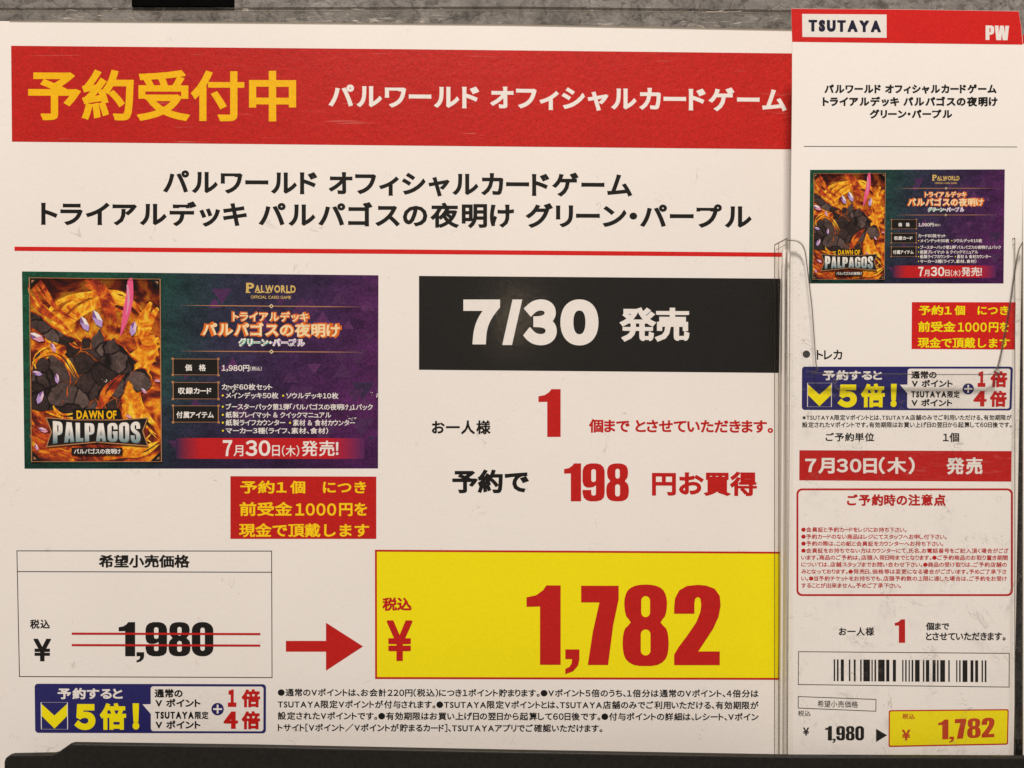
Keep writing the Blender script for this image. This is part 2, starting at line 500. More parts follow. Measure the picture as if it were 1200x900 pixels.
_r8 = [(.29, 1.0), (.42, .985), (.51, .93), (.55, .83), (.553, .72), (.53, .61), (.475, .535), (.545, .46), (.572, .35), (.572, .21), (.54, .09), (.44, .015), (.29, 0)]
HEAVY = {   # heavy condensed numerals: outlines in units of the digit height
    '0': [rr(0, 0, .56, 1, .25, .24, 7), rr(.222, .16, .338, .84, .056, .07)],
    '1': [[(.17, 0), (.43, 0), (.43, 1), (.25, 1), (.21, .94), (.12, .875), (0, .85), (0, .73), (.17, .735)]],
    '2': [[(0, 0), (.54, 0), (.54, .17), (.285, .17), (.36, .29), (.46, .45), (.525, .6), (.55, .74), (.54, .86), (.48, .95), (.38, .99), (.28, 1), (.15, .985),
           (.06, .93), (.01, .83), (0, .72), (0, .64), (.24, .64), (.24, .77), (.25, .83), (.28, .85), (.31, .83), (.32, .75), (.31, .66), (.26, .53), (.15, .36), (.05, .22), (0, .13)]],
    '7': [[(0, 1), (.48, 1), (.48, .83), (.41, .50), (.345, 0), (.085, 0), (.15, .42), (.235, .79), (0, .79)]],
    '8': [smooth(_r8 + [(.58 - x, y) for x, y in reversed(_r8[1:-1])], 2), rr(.235, .60, .345, .86, .054, .06), rr(.23, .13, .35, .45, .058, .06)],
    '9': [[(0, .80), (0, .52), (.03, .42), (.10, .365), (.19, .36), (.27, .375), (.338, .42), (.338, .2), (.325, .165), (.28, .15), (.236, .165), (.222, .2), (.222, .30), (0, .30), (0, .22), (.03, .1),
           (.1, .03), (.2, 0), (.36, 0), (.47, .03), (.54, .1), (.56, .22), (.56, .8), (.53, .9), (.46, .97), (.36, 1), (.2, 1), (.1, .97), (.03, .9)], rr(.222, .51, .338, .85, .056, .06)],
    ',': [[(0, .12), (.20, .12), (.20, 0), (.18, -.08), (.11, -.15), (0, -.185), (0, -.12), (.06, -.095), (.09, -.05), (.095, 0), (0, 0)]],
    'A': [[(0, 0), (.22, 0), (.235, .17), (.325, .17), (.34, 0), (.56, 0), (.42, 1), (.14, 1)], [(.25, .33), (.31, .33), (.28, .70)]],
    'L': [[(0, 0), (.42, 0), (.42, .19), (.24, .19), (.24, 1), (0, 1)]],
    'G': [[(.56, .56), (.29, .56), (.29, .40), (.335, .40), (.335, .2), (.32, .165), (.28, .15), (.24, .165), (.225, .2), (.225, .8), (.24, .835), (.28, .85), (.32, .835), (.335, .8), (.335, .66), (.56, .66), (.56, .8),
           (.53, .9), (.46, .97), (.36, 1), (.2, 1), (.1, .97), (.03, .9), (0, .8), (0, .2), (.03, .1), (.1, .03), (.2, 0), (.36, 0), (.46, .03), (.53, .1), (.56, .2)]],
    'S': [[(.53, .66), (.53, .78), (.50, .9), (.42, .97), (.30, 1), (.20, .99), (.09, .95), (.02, .86), (0, .74), (.03, .60), (.12, .50), (.27, .41), (.31, .35), (.315, .22), (.29, .155), (.255, .155), (.225, .20), (.225, .36), (0, .36), (0, .22),
           (.03, .11), (.11, .03), (.24, 0), (.36, .01), (.46, .06), (.53, .16), (.55, .30), (.52, .43), (.43, .53), (.27, .63), (.225, .69), (.225, .80), (.25, .845), (.29, .845), (.315, .80), (.315, .66)]],
    'O': [rr(0, 0, .56, 1, .22, .20, 6), rr(.222, .16, .338, .84, .056, .07)],
    'P': [[(0, 0), (.24, 0), (.24, .36), (.36, .37), (.47, .42), (.53, .52), (.54, .70), (.53, .86), (.47, .96), (.36, 1), (0, 1)], rr(.24, .52, .31, .84, .03, .06)],
    'W': [[(.10, 0), (.40, 0), (.45, .45), (.50, 0), (.80, 0), (.90, 1), (.66, 1), (.645, .45), (.57, 1), (.33, 1), (.255, .45), (.24, 1), (0, 1)]],
}

def filled(contours):
    cu = bpy.data.curves.new('outline', 'CURVE')
    cu.dimensions = '2D'
    cu.fill_mode = 'BOTH'
    for c in contours:
        sp = cu.splines.new('POLY')
        sp.points.add(len(c) - 1)
        for p, (x, y) in zip(sp.points, c):
            p.co = (x, y, 0, 1)
        sp.use_cyclic_u = True
    o = bpy.data.objects.new('outline', cu)
    col.objects.link(o)
    me = bpy.data.meshes.new_from_object(o.evaluated_get(bpy.context.evaluated_depsgraph_get()))
    r = [(v.co.x, v.co.y) for v in me.vertices], [tuple(p.vertices) for p in me.polygons]
    bpy.data.meshes.remove(me); bpy.data.objects.remove(o); bpy.data.curves.remove(cu)
    return r

_heavy = {}
def heavy(s, gap=0.035):
    pen, V, F = 0, [], []
    for ch in s:
        if ch not in _heavy:
            _heavy[ch] = filled(HEAVY[ch])
        vs, fs = _heavy[ch]
        i = len(V)
        V += [(x + pen, y) for x, y in vs]
        F += [tuple(k + i for k in f) for f in fs]
        pen += max(x for x, y in vs) + gap
    return V, F

# ------------------------------------------------------------------ helpers: prints (a print is laid out on the flat of its own paper)
class Print:
    """Ink areas of one part: points in layout units, each with the ink layer it lies on."""
    def __init__(s, depth, frame=None, step=2.2e-5):
        s.depth, s.frame, s.step = depth, frame, step
        s.v, s.f, s.m, s.mats = [], [], [], []
    def _mat(s, m):
        if m not in s.mats:
            s.mats.append(m)
        return s.mats.index(m)
    def add(s, pts, faces, m, layer=1):
        i, k = len(s.v), s._mat(m)
        s.v += [(x, y, layer) for x, y in pts]
        for f in faces:
            s.f.append(tuple(j + i for j in f))
            s.m.append(k)
        return s
    def poly(s, pts, m, layer=1):
        return s.add(pts, [tuple(range(len(pts)))], m, layer)
    def shape(s, contours, m, layer=1):
        v, f = filled(contours)
        return s.add(v, f, m, layer)
    def rect(s, x0, y0, x1, y1, m, layer=1):
        return s.poly([(x0, y0), (x1, y0), (x1, y1), (x0, y1)], m, layer)
    def line(s, a, b, w, m, layer=1):
        dx, dy = b[0] - a[0], b[1] - a[1]
        l = math.hypot(dx, dy)
        nx, ny = -dy / l * w / 2, dx / l * w / 2
        return s.poly([(a[0] + nx, a[1] + ny), (b[0] + nx, b[1] + ny), (b[0] - nx, b[1] - ny), (a[0] - nx, a[1] - ny)], m, layer)
    def border(s, quad, w, m, layer=1):
        """Frame of width w inside a quad (TL, TR, BR, BL)."""
        (ax, ay), (bx, by), (cx, cy), (dx, dy) = quad
        inner = [(ax + w, ay + w), (bx - w, by + w), (cx - w, cy - w), (dx + w, dy - w)]
        o = list(quad) + inner
        return s.add(o, [(0, 1, 5, 4), (1, 2, 6, 5), (2, 3, 7, 6), (3, 0, 4, 7)], m, layer)
    def put(s, VF, x0, y0, x1, y1, m, layer=1, dy=0.0, warp=None):
        V, F = VF
        used = {i for f in F for i in f}
        ax, bx = min(V[i][0] for i in used), max(V[i][0] for i in used)
        ay, by = min(V[i][1] for i in used), max(V[i][1] for i in used)
        pts = []
        for x, y in V:
            u, t = (x - ax) / (bx - ax), (by - y) / (by - ay)
            if warp:
                u, t = warp(u, t)
            pts.append((x0 + u * (x1 - x0), y0 + t * (y1 - y0) + dy * u))
        return s.add(pts, F, m, layer)
    def text(s, st, x0, y0, x1, y1, m, w=0.02, layer=1, dy=0.0, prop=True, gap=0.07, warp=None):
        return s.put(layout(st, w, prop, gap), x0, y0, x1, y1, m, layer, dy, warp)
    def num(s, st, x0, y0, x1, y1, m, layer=1, dy=0.0):
        return s.put(heavy(st), x0, y0, x1, y1, m, layer, dy)
    def build(s, name, parent):
        o0 = origin_of(parent)
        co, uvs = [], []
        for x, y, layer in s.v:
            if s.frame:
                (ax, ay), (bx, by), (cx, cy), (dx, dy) = s.frame
                u, t = x, y
                px = (1 - t) * ((1 - u) * ax + u * bx) + t * ((1 - u) * dx + u * cx)
                py = (1 - t) * ((1 - u) * ay + u * by) + t * ((1 - u) * dy + u * cy)
                uvs.append((x, 1 - y))
            else:
                px, py = x, y
                uvs.append((x / 1200, 1 - y / 900))
            co.append(P(px, py, s.depth(py) + layer * s.step) - o0)
        me = bpy.data.meshes.new(name)
        me.from_pydata(co, [], s.f)
        for m in s.mats:
            me.materials.append(m)
        uv = me.uv_layers.new(name='UVMap')
        for p in me.polygons:
            p.material_index = s.m[p.index]
            if p.normal.y > 0:
                p.flip()
        for lp in me.loops:
            uv.data[lp.index].uv = uvs[lp.vertex_index]
        me.update()
        return link(name, me, parent)

def slab(name, pts, depth, thick, mat, parent=None, edge=None, bevel=0.0, curve=None):
    """A sheet or board: outline pts on its front, extruded back by thick (metres)."""
    o0 = origin_of(parent) if parent else Vector((0, 0, 0))
    bm = bmesh.new()
    front = [bm.verts.new(P(x, y, depth(y)) - o0) for x, y in pts]
    back = [bm.verts.new(P(x, y, depth(y)) - o0 + Vector((0, thick, 0))) for x, y in pts]
    bm.faces.new(front)
    bm.faces.new(list(reversed(back)))
    n = len(pts)
    for i in range(n):
        f = bm.faces.new((front[i], back[i], back[(i + 1) % n], front[(i + 1) % n]))
        f.material_index = 1 if edge else 0
    bmesh.ops.recalc_face_normals(bm, faces=bm.faces)
    if bevel:
        ed = [e for e in bm.edges if all(v in front for v in e.verts)]
        bmesh.ops.bevel(bm, geom=ed, offset=bevel, segments=3, affect='EDGES', profile=0.5)
    bmesh.ops.triangulate(bm, faces=[f for f in bm.faces if len(f.verts) > 4])
    me = bpy.data.meshes.new(name)
    bm.to_mesh(me)
    bm.free()
    me.materials.append(mat)
    if edge:
        me.materials.append(edge)
    return link(name, me, parent)

def box(name, lo, hi, mat, parent=None, bevel=0.0):
    bm = bmesh.new()
    bmesh.ops.create_cube(bm, size=1)
    o0 = origin_of(parent) if parent else Vector((0, 0, 0))
    for v in bm.verts:
        v.co = Vector([lo[k] + (v.co[k] + 0.5) * (hi[k] - lo[k]) for k in range(3)]) - o0
    if bevel:
        bmesh.ops.bevel(bm, geom=bm.edges[:], offset=bevel, segments=2, affect='EDGES', profile=0.5)
    me = bpy.data.meshes.new(name)
    bm.to_mesh(me); bm.free()
    me.materials.append(mat)
    return link(name, me, parent)

# ------------------------------------------------------------------ the setting: wall, shelf
w = box('wall', (-0.6, 0.045, -0.35), (0.6, 0.06, 0.5), WALL)
w['kind'] = 'structure'
k = D / (D + 0.0440)
x0, x1 = ((x - 600) * S / k for x in (154, 274))
zb = (450 - 7.5) * S / k
o = box('notice_board', (x0, 0.0440, zb), (x1, 0.0449, zb + 0.045), BLACKPANEL, bevel=0.0002)
o['label'] = 'small dull black board on the grey wall above the big sign'
o['category'] = 'board'

# ------------------------------------------------------------------ acrylic back plate of the sign
flat = lambda d: (lambda y: d)
holder = thing('sign_holder', 'clear scratched acrylic back plate behind the big printed sale sheet', 'sign holder', P(600, 886, -0.0005))
slab('back_plate', [(-30, 9), (300, 8.5), (600, 7.5), (925, 11.5), (1180, 14), (1176, 909), (600, 909), (-30, 909)], flat(-0.0004), 0.0022, PLATE, holder, CUT)
slab('top_lip', [(-30, 13.2), (300, 12.6), (600, 11.6), (940, 15.2), (940, 15.9), (600, 12.4), (300, 13.3), (-30, 13.9)], flat(0.0002), 0.0005, CUTPALE, holder)

# ------------------------------------------------------------------ the big sheet
SH = 0.0008
dS = flat(SH)
sheet = thing('sale_sheet', 'big white landscape sale sheet with a red title banner and a yellow price panel', 'sign', P(460, 886, 0))
slab('paper', [(-28, 24.5), (300, 26.5), (600, 29), (945, 35.5), (945, 909), (-28, 909)], dS, 0.0004, PAPER, sheet)
# the turned-over top edge of the laminate
slab('film_edge', [(11, 23.4), (300, 25.4), (600, 28), (940, 34.2), (940, 36), (600, 29.8), (300, 27.2), (11, 25.2)], flat(SH + 0.00015), 0.00012, CUTPALE, sheet)

banner = Print(dS).poly([(13, 53.6), (470, 57.6), (930, 62.6), (930, 175), (470, 170.5), (14, 166)], RED).build('title_banner', sheet)
p = Print(dS)
p.text('予約受付中', 33, 81, 347, 141, GOLD, 0.028, 2, 1.5, prop=False)
p.text('パルワールド オフィシャルカードゲーム', 385, 98, 922, 127, WHT, 0.036, 2, 5, gap=0.10)
p.build('lettering', banner)

p = Print(dS)
p.text('パルワールド オフィシャルカードゲーム', 191, 198.5, 741, 228, BLK, 0.034, 1, 4, gap=0.10)
p.text('トライアルデッキ パルパゴスの夜明け グリーン・パープル', 48, 235, 881, 265.5, BLK, 0.034, 1, 3.5, gap=0.10)
p.build('product_heading', sheet)
Print(dS).poly([(17, 289), (470, 292.3), (917, 296), (917, 301), (470, 297.6), (17, 294)], TRED).build('divider_line', sheet)

# --- the product picture, used on the sheet and on the ticket
def product_picture(parent, depth, quad, fine):
    X = lambda x: (x - 26.5) / (443.3 - 26.5)
    Y = lambda y: (y - 319.5) / (549 - 319.5)
    def pr():
        return Print(depth, quad, 1.6e-5)
    def T(p, st, x0, y0, x1, y1, m, w=0.02, layer=3, dy=0.0, **kw):
        p.text(st, X(x0), Y(y0), X(x1), Y(y1), m, w, layer, dy / 230, **kw)
    def R(p, x0, y0, x1, y1, m, layer=2):
        p.rect(X(x0), Y(y0), X(x1), Y(y1), m, layer)
    def G(pts):
        return [(X(x), Y(y)) for x, y in pts]
    pic = pr().rect(0, 0, 1, 1, PICBACK, 1).build('product_picture', parent)
    fr = random.Random(11)
    fp = pr()
    for i in range(46):
        u = 0.42 + 0.57 * fr.random() ** 0.7
        r = fr.uniform(0.010, 0.036)
        v = fr.uniform(0.10, 0.985 - 2.2 * r)
        u = min(u, 0.99 - r)
        up = fr.choice((1, -1))
        fp.poly([(max(.405, u - r), v + up * r * 1.1), (u, v - up * r * 1.7), (min(.995, u + r), v + up * r * 1.1)], fr.choice(FACETS), 1.05 + 0.02 * i)
    fp.build('facet_pattern', pic)
    if fine:  # glare glints on the film, painted as clusters of white specks
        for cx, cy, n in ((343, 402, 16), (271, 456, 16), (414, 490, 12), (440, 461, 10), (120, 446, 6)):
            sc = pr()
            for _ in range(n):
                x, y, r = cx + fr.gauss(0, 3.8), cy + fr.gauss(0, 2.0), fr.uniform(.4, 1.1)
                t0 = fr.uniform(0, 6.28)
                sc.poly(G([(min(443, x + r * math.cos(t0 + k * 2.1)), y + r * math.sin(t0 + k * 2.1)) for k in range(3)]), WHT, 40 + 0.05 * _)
            sc.build('painted_glint', pic)
    # generic stand-in artwork: dark rocks and crystals among flames
    rnd = random.Random(5)
    a = pr()
    a.rect(X(34.5), Y(326.5), X(188.5), Y(541), FLAMEART, 2)
    def ribbon(pts, ws, m, layer):
        n = len(pts)
        pts2 = smooth(pts + [pts[-1]], 5)[: (n - 1) * 5 + 1]
        L, Rr = [], []
        for i, q in enumerate(pts2):
            a0, b0 = pts2[max(i - 1, 0)], pts2[min(i + 1, len(pts2) - 1)]
            dx, dy = b0[0] - a0[0], b0[1] - a0[1]
            l = math.hypot(dx, dy) or 1
            t = i / (len(pts2) - 1)
            h = ws * math.sin(math.pi * min(1, 0.12 + t * 0.88)) / 2 + 0.1
            L.append((q[0] - dy / l * h, q[1] + dx / l * h)); Rr.append((q[0] + dy / l * h, q[1] - dx / l * h))
        pts3 = G(L + Rr)
        m2 = len(L)
        a.add(pts3, [(i, i + 1, m2 + i + 1, m2 + i) for i in range(m2 - 1)], m, layer)
    n_lick = 0
    def licks(base, ws, m, n, spread, layer):
        nonlocal n_lick
        for _ in range(n):
            off = (rnd.gauss(0, spread), rnd.gauss(0, spread))
            pts = [(min(186, max(37, x + off[0] + rnd.gauss(0, 2.2))), min(538, max(330, y + off[1] + rnd.gauss(0, 2.2)))) for x, y in base]
            ribbon(pts, ws * rnd.uniform(.5, 1.1), m, layer + 0.05 * n_lick)
            n_lick += 1
    licks([(58, 402), (72, 370), (104, 352), (140, 354), (158, 372)], 7, LICK_HOT, 7, 6, 3)
    licks([(187, 410), (170, 424), (152, 450), (158, 480), (187, 508)], 11, LICK_HOT, 8, 7, 3)
    licks([(187, 362), (174, 380), (170, 402), (180, 424)], 7, LICK_HOT, 6, 5, 3)
    licks([(36, 352), (56, 362), (76, 378), (92, 394)], 5, LICK_HOT, 4, 4, 3)
    licks([(40, 332), (46, 352), (62, 370), (84, 384)], 5, LICK_RED, 4, 5, 3)
    licks([(108, 330), (124, 340), (128, 356), (132, 374)], 8, LICK_RED, 5, 5, 3)
    licks([(37, 500), (52, 512), (70, 520), (98, 530)], 6, LICK_RED, 6, 6, 3)
    licks([(120, 536), (140, 528), (164, 526), (186, 514)], 6, LICK_HOT, 5, 5, 3)
    ribbon([(152, 328), (152, 348), (147, 372), (141, 394)], 9, PINK, 6.5)
    ribbon([(149, 334), (151, 352), (148, 370)], 2.5, ROSE, 6.6)
    def rock(sil, jag, layer):
        """Craggy boulder: a closed outline with broken, jagged edges."""
        out = []
        for i, q0 in enumerate(sil):
            q1 = sil[(i + 1) % len(sil)]
            for t in (0, .3, .62):
                out.append((q0[0] + (q1[0] - q0[0]) * t + rnd.gauss(0, jag), q0[1] + (q1[1] - q0[1]) * t + rnd.gauss(0, jag)))
        out = [(min(187.5, max(35.5, x)), y) for x, y in out]
        a.shape([G([(x + 1.3, y - 1.2) for x, y in out])], LICK_RED, layer)
        a.shape([G(out)], CRAG, layer + 1)
    rock([(36, 366), (48, 372), (62, 386), (88, 398), (82, 407), (56, 399), (36, 382)], .9, 8)
    rock([(66, 432), (74, 418), (80, 404), (92, 410), (98, 394), (106, 398), (116, 386), (124, 400), (134, 396), (148, 414), (160, 424), (154, 436), (146, 452), (140, 470), (128, 492), (76, 494), (60, 476), (60, 450)], 1.1, 10)
    rock([(36, 426), (46, 414), (54, 422), (62, 414), (76, 430), (82, 450), (74, 470), (60, 482), (36, 480)], 1.1, 12)
    rock([(150, 444), (160, 432), (172, 434), (178, 444), (174, 456), (160, 460)], .9, 14)
    n_lick = 0
    licks([(37, 428), (54, 414), (74, 420), (86, 444)], 3.5, LICK_HOT, 3, 2, 17)
    licks([(108, 492), (122, 474), (132, 456), (144, 440)], 6, LICK_RED, 4, 4, 17)
    licks([(60, 478), (74, 488), (92, 486)], 4, LICK_HOT, 3, 3, 17)
    for (cx, cy, s, an, m) in ((43, 396, 13, .5, ROSE), (62, 408, 8, 1.2, ROSE), (43, 438, 8, .3, LILAC), (66, 444, 8, 1.5, LILAC), (46, 466, 11, 2.0, LILAC),
                              (49, 504, 8, .4, ROSE), (41, 524, 6, 1.2, ROSE), (168, 458, 6, .8, ROSE), (184, 446, 5, .2, ROSE), (150, 488, 5, .6, ROSE), (99, 380, 13, 1.15, LILAC), (114, 374, 15, 1.15, LILAC), (156, 385, 12, 1.8, LILAC)):
        c, sn = math.cos(an), math.sin(an)
        sh = [(-1, 0), (-.5, -.36), (.45, -.42), (1.0, -.05), (.5, .36), (-.4, .42)]
        pts = [(cx + s * .75 * (x * c - y * sn), cy + s * .75 * (x * sn + y * c)) for x, y in sh]
        a.poly(G(pts), m, 20)
        if s > 5:
            a.poly(G([pts[0], pts[1], pts[2], (cx, cy)]), WHT if s > 12 else CRYSTAL, 21)
            a.poly(G([pts[0], (cx, cy), pts[5]]), VIOLET, 21)
    # corner pieces and the thin gold border
    for (x, y, sx, sy) in ((34.5, 326.5, 1, 1), (188.5, 326.5, -1, 1), (188.5, 541, -1, -1), (34.5, 541, 1, -1)):
        a.poly(G([(x, y), (x + 14 * sx, y), (x, y + 14 * sy)]), BLK, 22)
        a.poly(G([(x + 3 * sx, y + 3 * sy), (x + 6.5 * sx, y + 3 * sy), (x + 3 * sx, y + 6.5 * sy)]), COPPER, 23)
    a.border(G([(34.5, 326.5), (188.5, 326.5), (188.5, 541), (34.5, 541)]), 0.0026, COPPER, 24)
    a.build('artwork', pic)
    # the emblem in front of the artwork
    e = pr()
    L = 26
    e.poly(G([(84, 491), (84, 479), (140, 479), (140, 491)]), BLK, L)
    e.poly(G([(52, 489), (84, 491.5), (140, 491.5), (173, 489), (167, 505), (173, 523), (112, 518.5), (52, 524), (58, 506)]), COPPER, L)
    e.poly(G([(53.5, 490.2), (84, 492.5), (140, 492.5), (171.3, 490.2), (165.4, 505), (171.3, 521.6), (112, 517.2), (53.5, 522.6), (59.5, 506)]), BLK, L + 1)
    T(e, 'DAWN OF', 88.5, 481, 135.5, 491, GOLD, 0.035, L + 1, gap=0.05)
    arch = lambda u, t: (u, (0.5 + (t - 0.5) * (0.80 + 0.20 * abs(2 * u - 1) ** 2)))
    e.put(heavy('PALPAGOS', 0.07), X(59.6), Y(492.4), X(164.8), Y(520.8), ROCKS[2], L + 2, 0, arch)
    e.put(heavy('PALPAGOS', 0.085), X(60.6), Y(493.3), X(163.6), Y(519.8), CHROME, L + 3, 0, arch)
    R(e, 82, 524.6, 142, 533, ROCKS[0], L)
    T(e, 'パルパゴスの夜明け', 85, 525.6, 140, 532, WHT, 0.02, L + 1)
    e.build('emblem', pic)
    # headings
    h = pr()
    T(h, 'P', 288.5, 330, 298, 341.5, LOGOGOLD, 0.03, 2)
    T(h, 'ALWORLD', 298.5, 332.5, 346.5, 341.5, LOGOGOLD, 0.035, 2, gap=0.10)
    for x in (288, 301, 311, 335):
        R(h, x, 340.6, x + 5.5, 341.9, LOGOGOLD, 3)
    T(h, 'OFFICIAL CARD GAME', 294, 345, 341, 348.6, LOGOGOLD, 0.01, 2)
    for y in (357.3, 411):
        h.poly(G([(209, y), (260, y - .55), (378, y - .55), (429, y), (378, y + .55), (260, y + .55)]), COPPER, 2)
        h.poly(G([(318, y - 2.6), (320.6, y), (318, y + 2.6), (315.4, y)]), CREAM, 3)
        h.poly(G([(318, y - 1.3), (319.3, y), (318, y + 1.3), (316.7, y)]), BLK, 4)
    T(h, 'トライアルデッキ', 271, 362.5, 363.5, 377, ORANGE, 0.13, 2)
    T(h, 'トライアルデッキ', 273, 364, 361.5, 375.5, CREAM, 0.025, 3)
    T(h, 'パルパゴスの夜明け', 234.5, 375, 400.5, 395.5, ORANGE, 0.12, 4)
    T(h, 'パルパゴスの夜明け', 237, 377, 398, 393.5, CREAM, 0.035, 5)
    T(h, 'グリーン・パープル', 279, 395, 357.5, 405.3, WHT, 0.10, 2)
    T(h, 'グリーン', 280.5, 396.5, 316, 404, MINT, 0.02, 3)
    T(h, '・パープル', 318, 396.5, 356, 404, LILAC, 0.02, 3)
    h.build('heading_lettering', pic)
    # the three black label boxes
    for y0, y1, st, x0, x1, ty in ((420, 439, '価　格', 216.5, 241, 426.3), (447.6, 467.3, '収録カード', 208, 247.5, 453.6), (475, 494.6, '付属アイテム', 206, 250, 481.8)):
        b = pr()
        b.rect(X(202), Y(y0), X(255.7), Y(y1), BLK, 2)
        b.border(G([(202, y0), (255.7, y0), (255.7, y1), (202, y1)]), 0.0022, COPPER, 3)
        for cx, cy in ((202, y0), (255.7, y0), (255.7, y1), (202, y1)):
            R(b, cx - 1.3, cy - 1.3, cx + 1.3, cy + 1.3, COPPER, 4)
        T(b, st, x0, ty, x1, ty + 8, WHT, 0.028, 4, prop='　' not in st)
        b.build('label_box', pic)
    s = pr()
    T(s, '1,980円', 259.5, 427, 292, 434.8, WHT, 0.02)
    T(s, '(税込)', 293, 428.6, 306.6, 433.6, WHT, 0.01)
    T(s, 'カード60枚セット', 259.5, 449, 319, 456.6, WHT, 0.02)
    rows = (('メインデッキ50枚', 264, 326, 459), ('ソウルデッキ10枚', 335, 396.5, 459), ('ブースターパック第1弾「パルパゴスの夜明け」1パック', 264, 437, 472.3),
            ('紙製プレイマット & クイックマニュアル', 264, 388, 481.8), ('紙製ライフカウンター', 264, 334, 491), ('素材 & 食材カウンター', 343, 416, 491), ('マーカー3種(ライフ、素材、食材)', 264, 384.5, 500.5))
    for st, xa, xb, y in rows:
        T(s, st, xa, y, xb, y + 7.6, WHT, 0.02)
        s.poly(G([(xa - 3.4 + 1.2 * math.cos(t * math.pi / 4), y + 3.9 + 1.2 * math.sin(t * math.pi / 4)) for t in range(8)]), YEL, 3)
    s.build('specification_lettering', pic)
    r = pr()
    R(r, 205, 513, 427, 537.5, BAND, 2)
    r.build('release_band', pic)
    r = pr()
    T(r, '7', 260.5, 515.5, 271.5, 534.3, WHT, 0.03)
    T(r, '月', 273, 521.5, 284.5, 534.5, WHT, 0.012)
    T(r, '30', 287, 515.5, 316.5, 534.3, WHT, 0.03)
    T(r, '日', 318.5, 521.5, 327.5, 534.3, WHT, 0.012)
    T(r, '(木)', 330, 521.5, 350.5, 534.8, WHT, 0.012)
    T(r, '発売!', 353, 516, 396.7, 534.6, WHT, 0.018)
    r.build('release_lettering', pic)
    return pic

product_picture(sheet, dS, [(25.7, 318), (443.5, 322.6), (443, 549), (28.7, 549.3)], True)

def deposit_notice(parent, depth, quad, fine):
    n = Print(depth, quad).rect(0, 0, 1, 1, DRED if fine else TRED).build('deposit_notice', parent)
    p = Print(depth, quad)
    for st, xa, ya, xb, yb in (('予約1', .068, .07, .385, .275), ('個　につき', .41, .07, .93, .275), ('前受金', .063, .41, .425, .635), ('1000', .445, .43, .725, .63), ('円を', .745, .42, .938, .635), ('現金で頂戴します', .058, .75, .95, .975)):
        p.text(st, xa, ya, xb, yb, YEL if not fine else GOLD_Y, 0.026, 2, prop=st == '1000', gap=0.10)
    p.build('lettering', n)
GOLD_Y = ink('bright_gold_ink', (0.90, 0.60, 0.006), grain=0.08)
deposit_notice(sheet, dS, [(270, 558), (441, 558.5), (441, 631.5), (270, 631.5)], True)

panel = Print(dS).poly([(491, 323.3), (914.5, 326.5), (913, 437), (491, 433.3)], BLKP).build('date_panel', sheet)
p = Print(dS)
p.text('7', 543, 351, 586, 403.6, WHT, 0.072, 2)
p.poly([(588.6, 404.3), (600, 404.3), (612, 351), (600.6, 351)], WHT, 2)
p.text('3', 613, 350.8, 652.5, 404.6, WHT, 0.072, 2)
p.text('0', 656.7, 350.8, 701.3, 404.8, WHT, 0.072, 2)
p.text('発売', 726, 360, 808, 400.5, WHT, 0.040, 2, 0.5, prop=False)
p.build('lettering', panel)

p = Print(dS)
p.text('お一人様', 506, 492.5, 575, 509, BLK, 0.034)
p.num('1', 631, 456, 657, 512, DRED)
p.text('個まで とさせていただきます。', 690, 491, 906, 507, DRED, 0.034, dy=0.8, gap=0.05)
p.build('purchase_limit_lettering', sheet)
p = Print(dS)
p.text('予約で', 530, 550, 620, 578, BLK, 0.040, prop=False)
p.num('198', 661, 543, 737, 587.5, DRED)
p.text('円お買得', 764, 552, 887, 581, DRED, 0.038, dy=0.6, prop=False)
p.build('saving_lettering', sheet)

pb = Print(dS).border([(19.3, 645), (318.8, 645.3), (319.3, 794.5), (22.3, 793.3)], 1.0, HAIR).line((19.8, 669.8), (318.8, 670.6), 1.0, HAIR).build('list_price_box', sheet)
p = Print(dS)
p.text('希望小売価格', 115.5, 650, 222.5, 665.5, BLK, 0.036, prop=False)
p.text('税込', 35, 725.8, 58.5, 737, BLK, 0.034)
p.text('¥', 39, 748.5, 60, 775, BLK, 0.038)
p.num('1,980', 139, 729, 250, 776.5, BLK)
p.build('price_lettering', pb)
Print(dS).line((84, 742.5), (305, 743), 2.4, DRED, 3).line((84, 755.9), (305, 756.5), 2.4, DRED, 3).build('strike_line', pb)
Print(dS).shape([[(335, 751), (382, 751), (382, 729.7), (425.5, 757.5), (382, 786), (382, 763.7), (335, 763.7)]], DRED).build('arrow', sheet)

yq = [(439.4, 644.2), (916, 646.6), (914, 796.6), (439.6, 795.6)]
yp = Print(dS).poly(yq, YEL).border(yq, 2.2, DRED, 2).build('sale_price_panel', sheet)
p = Print(dS)
p.text('税込', 448, 700, 482.5, 716, DRED, 0.038, 3, prop=False)
p.text('¥', 453, 727, 483.5, 774.5, DRED, 0.036, 3)
p.build('tax_lettering', yp)
p = Print(dS)
p.num('1', 617, 686, 657, 779, DRED, 3)
p.num(',', 662.5, 761, 679, 790, DRED, 3)
p.num('7', 681, 686.4, 725, 779.2, DRED, 3)
p.num('8', 729.6, 685, 783.6, 780.5, DRED, 3)
p.num('2', 790, 685.3, 844.5, 779.4, DRED, 3)
p.build('price_numerals', yp)

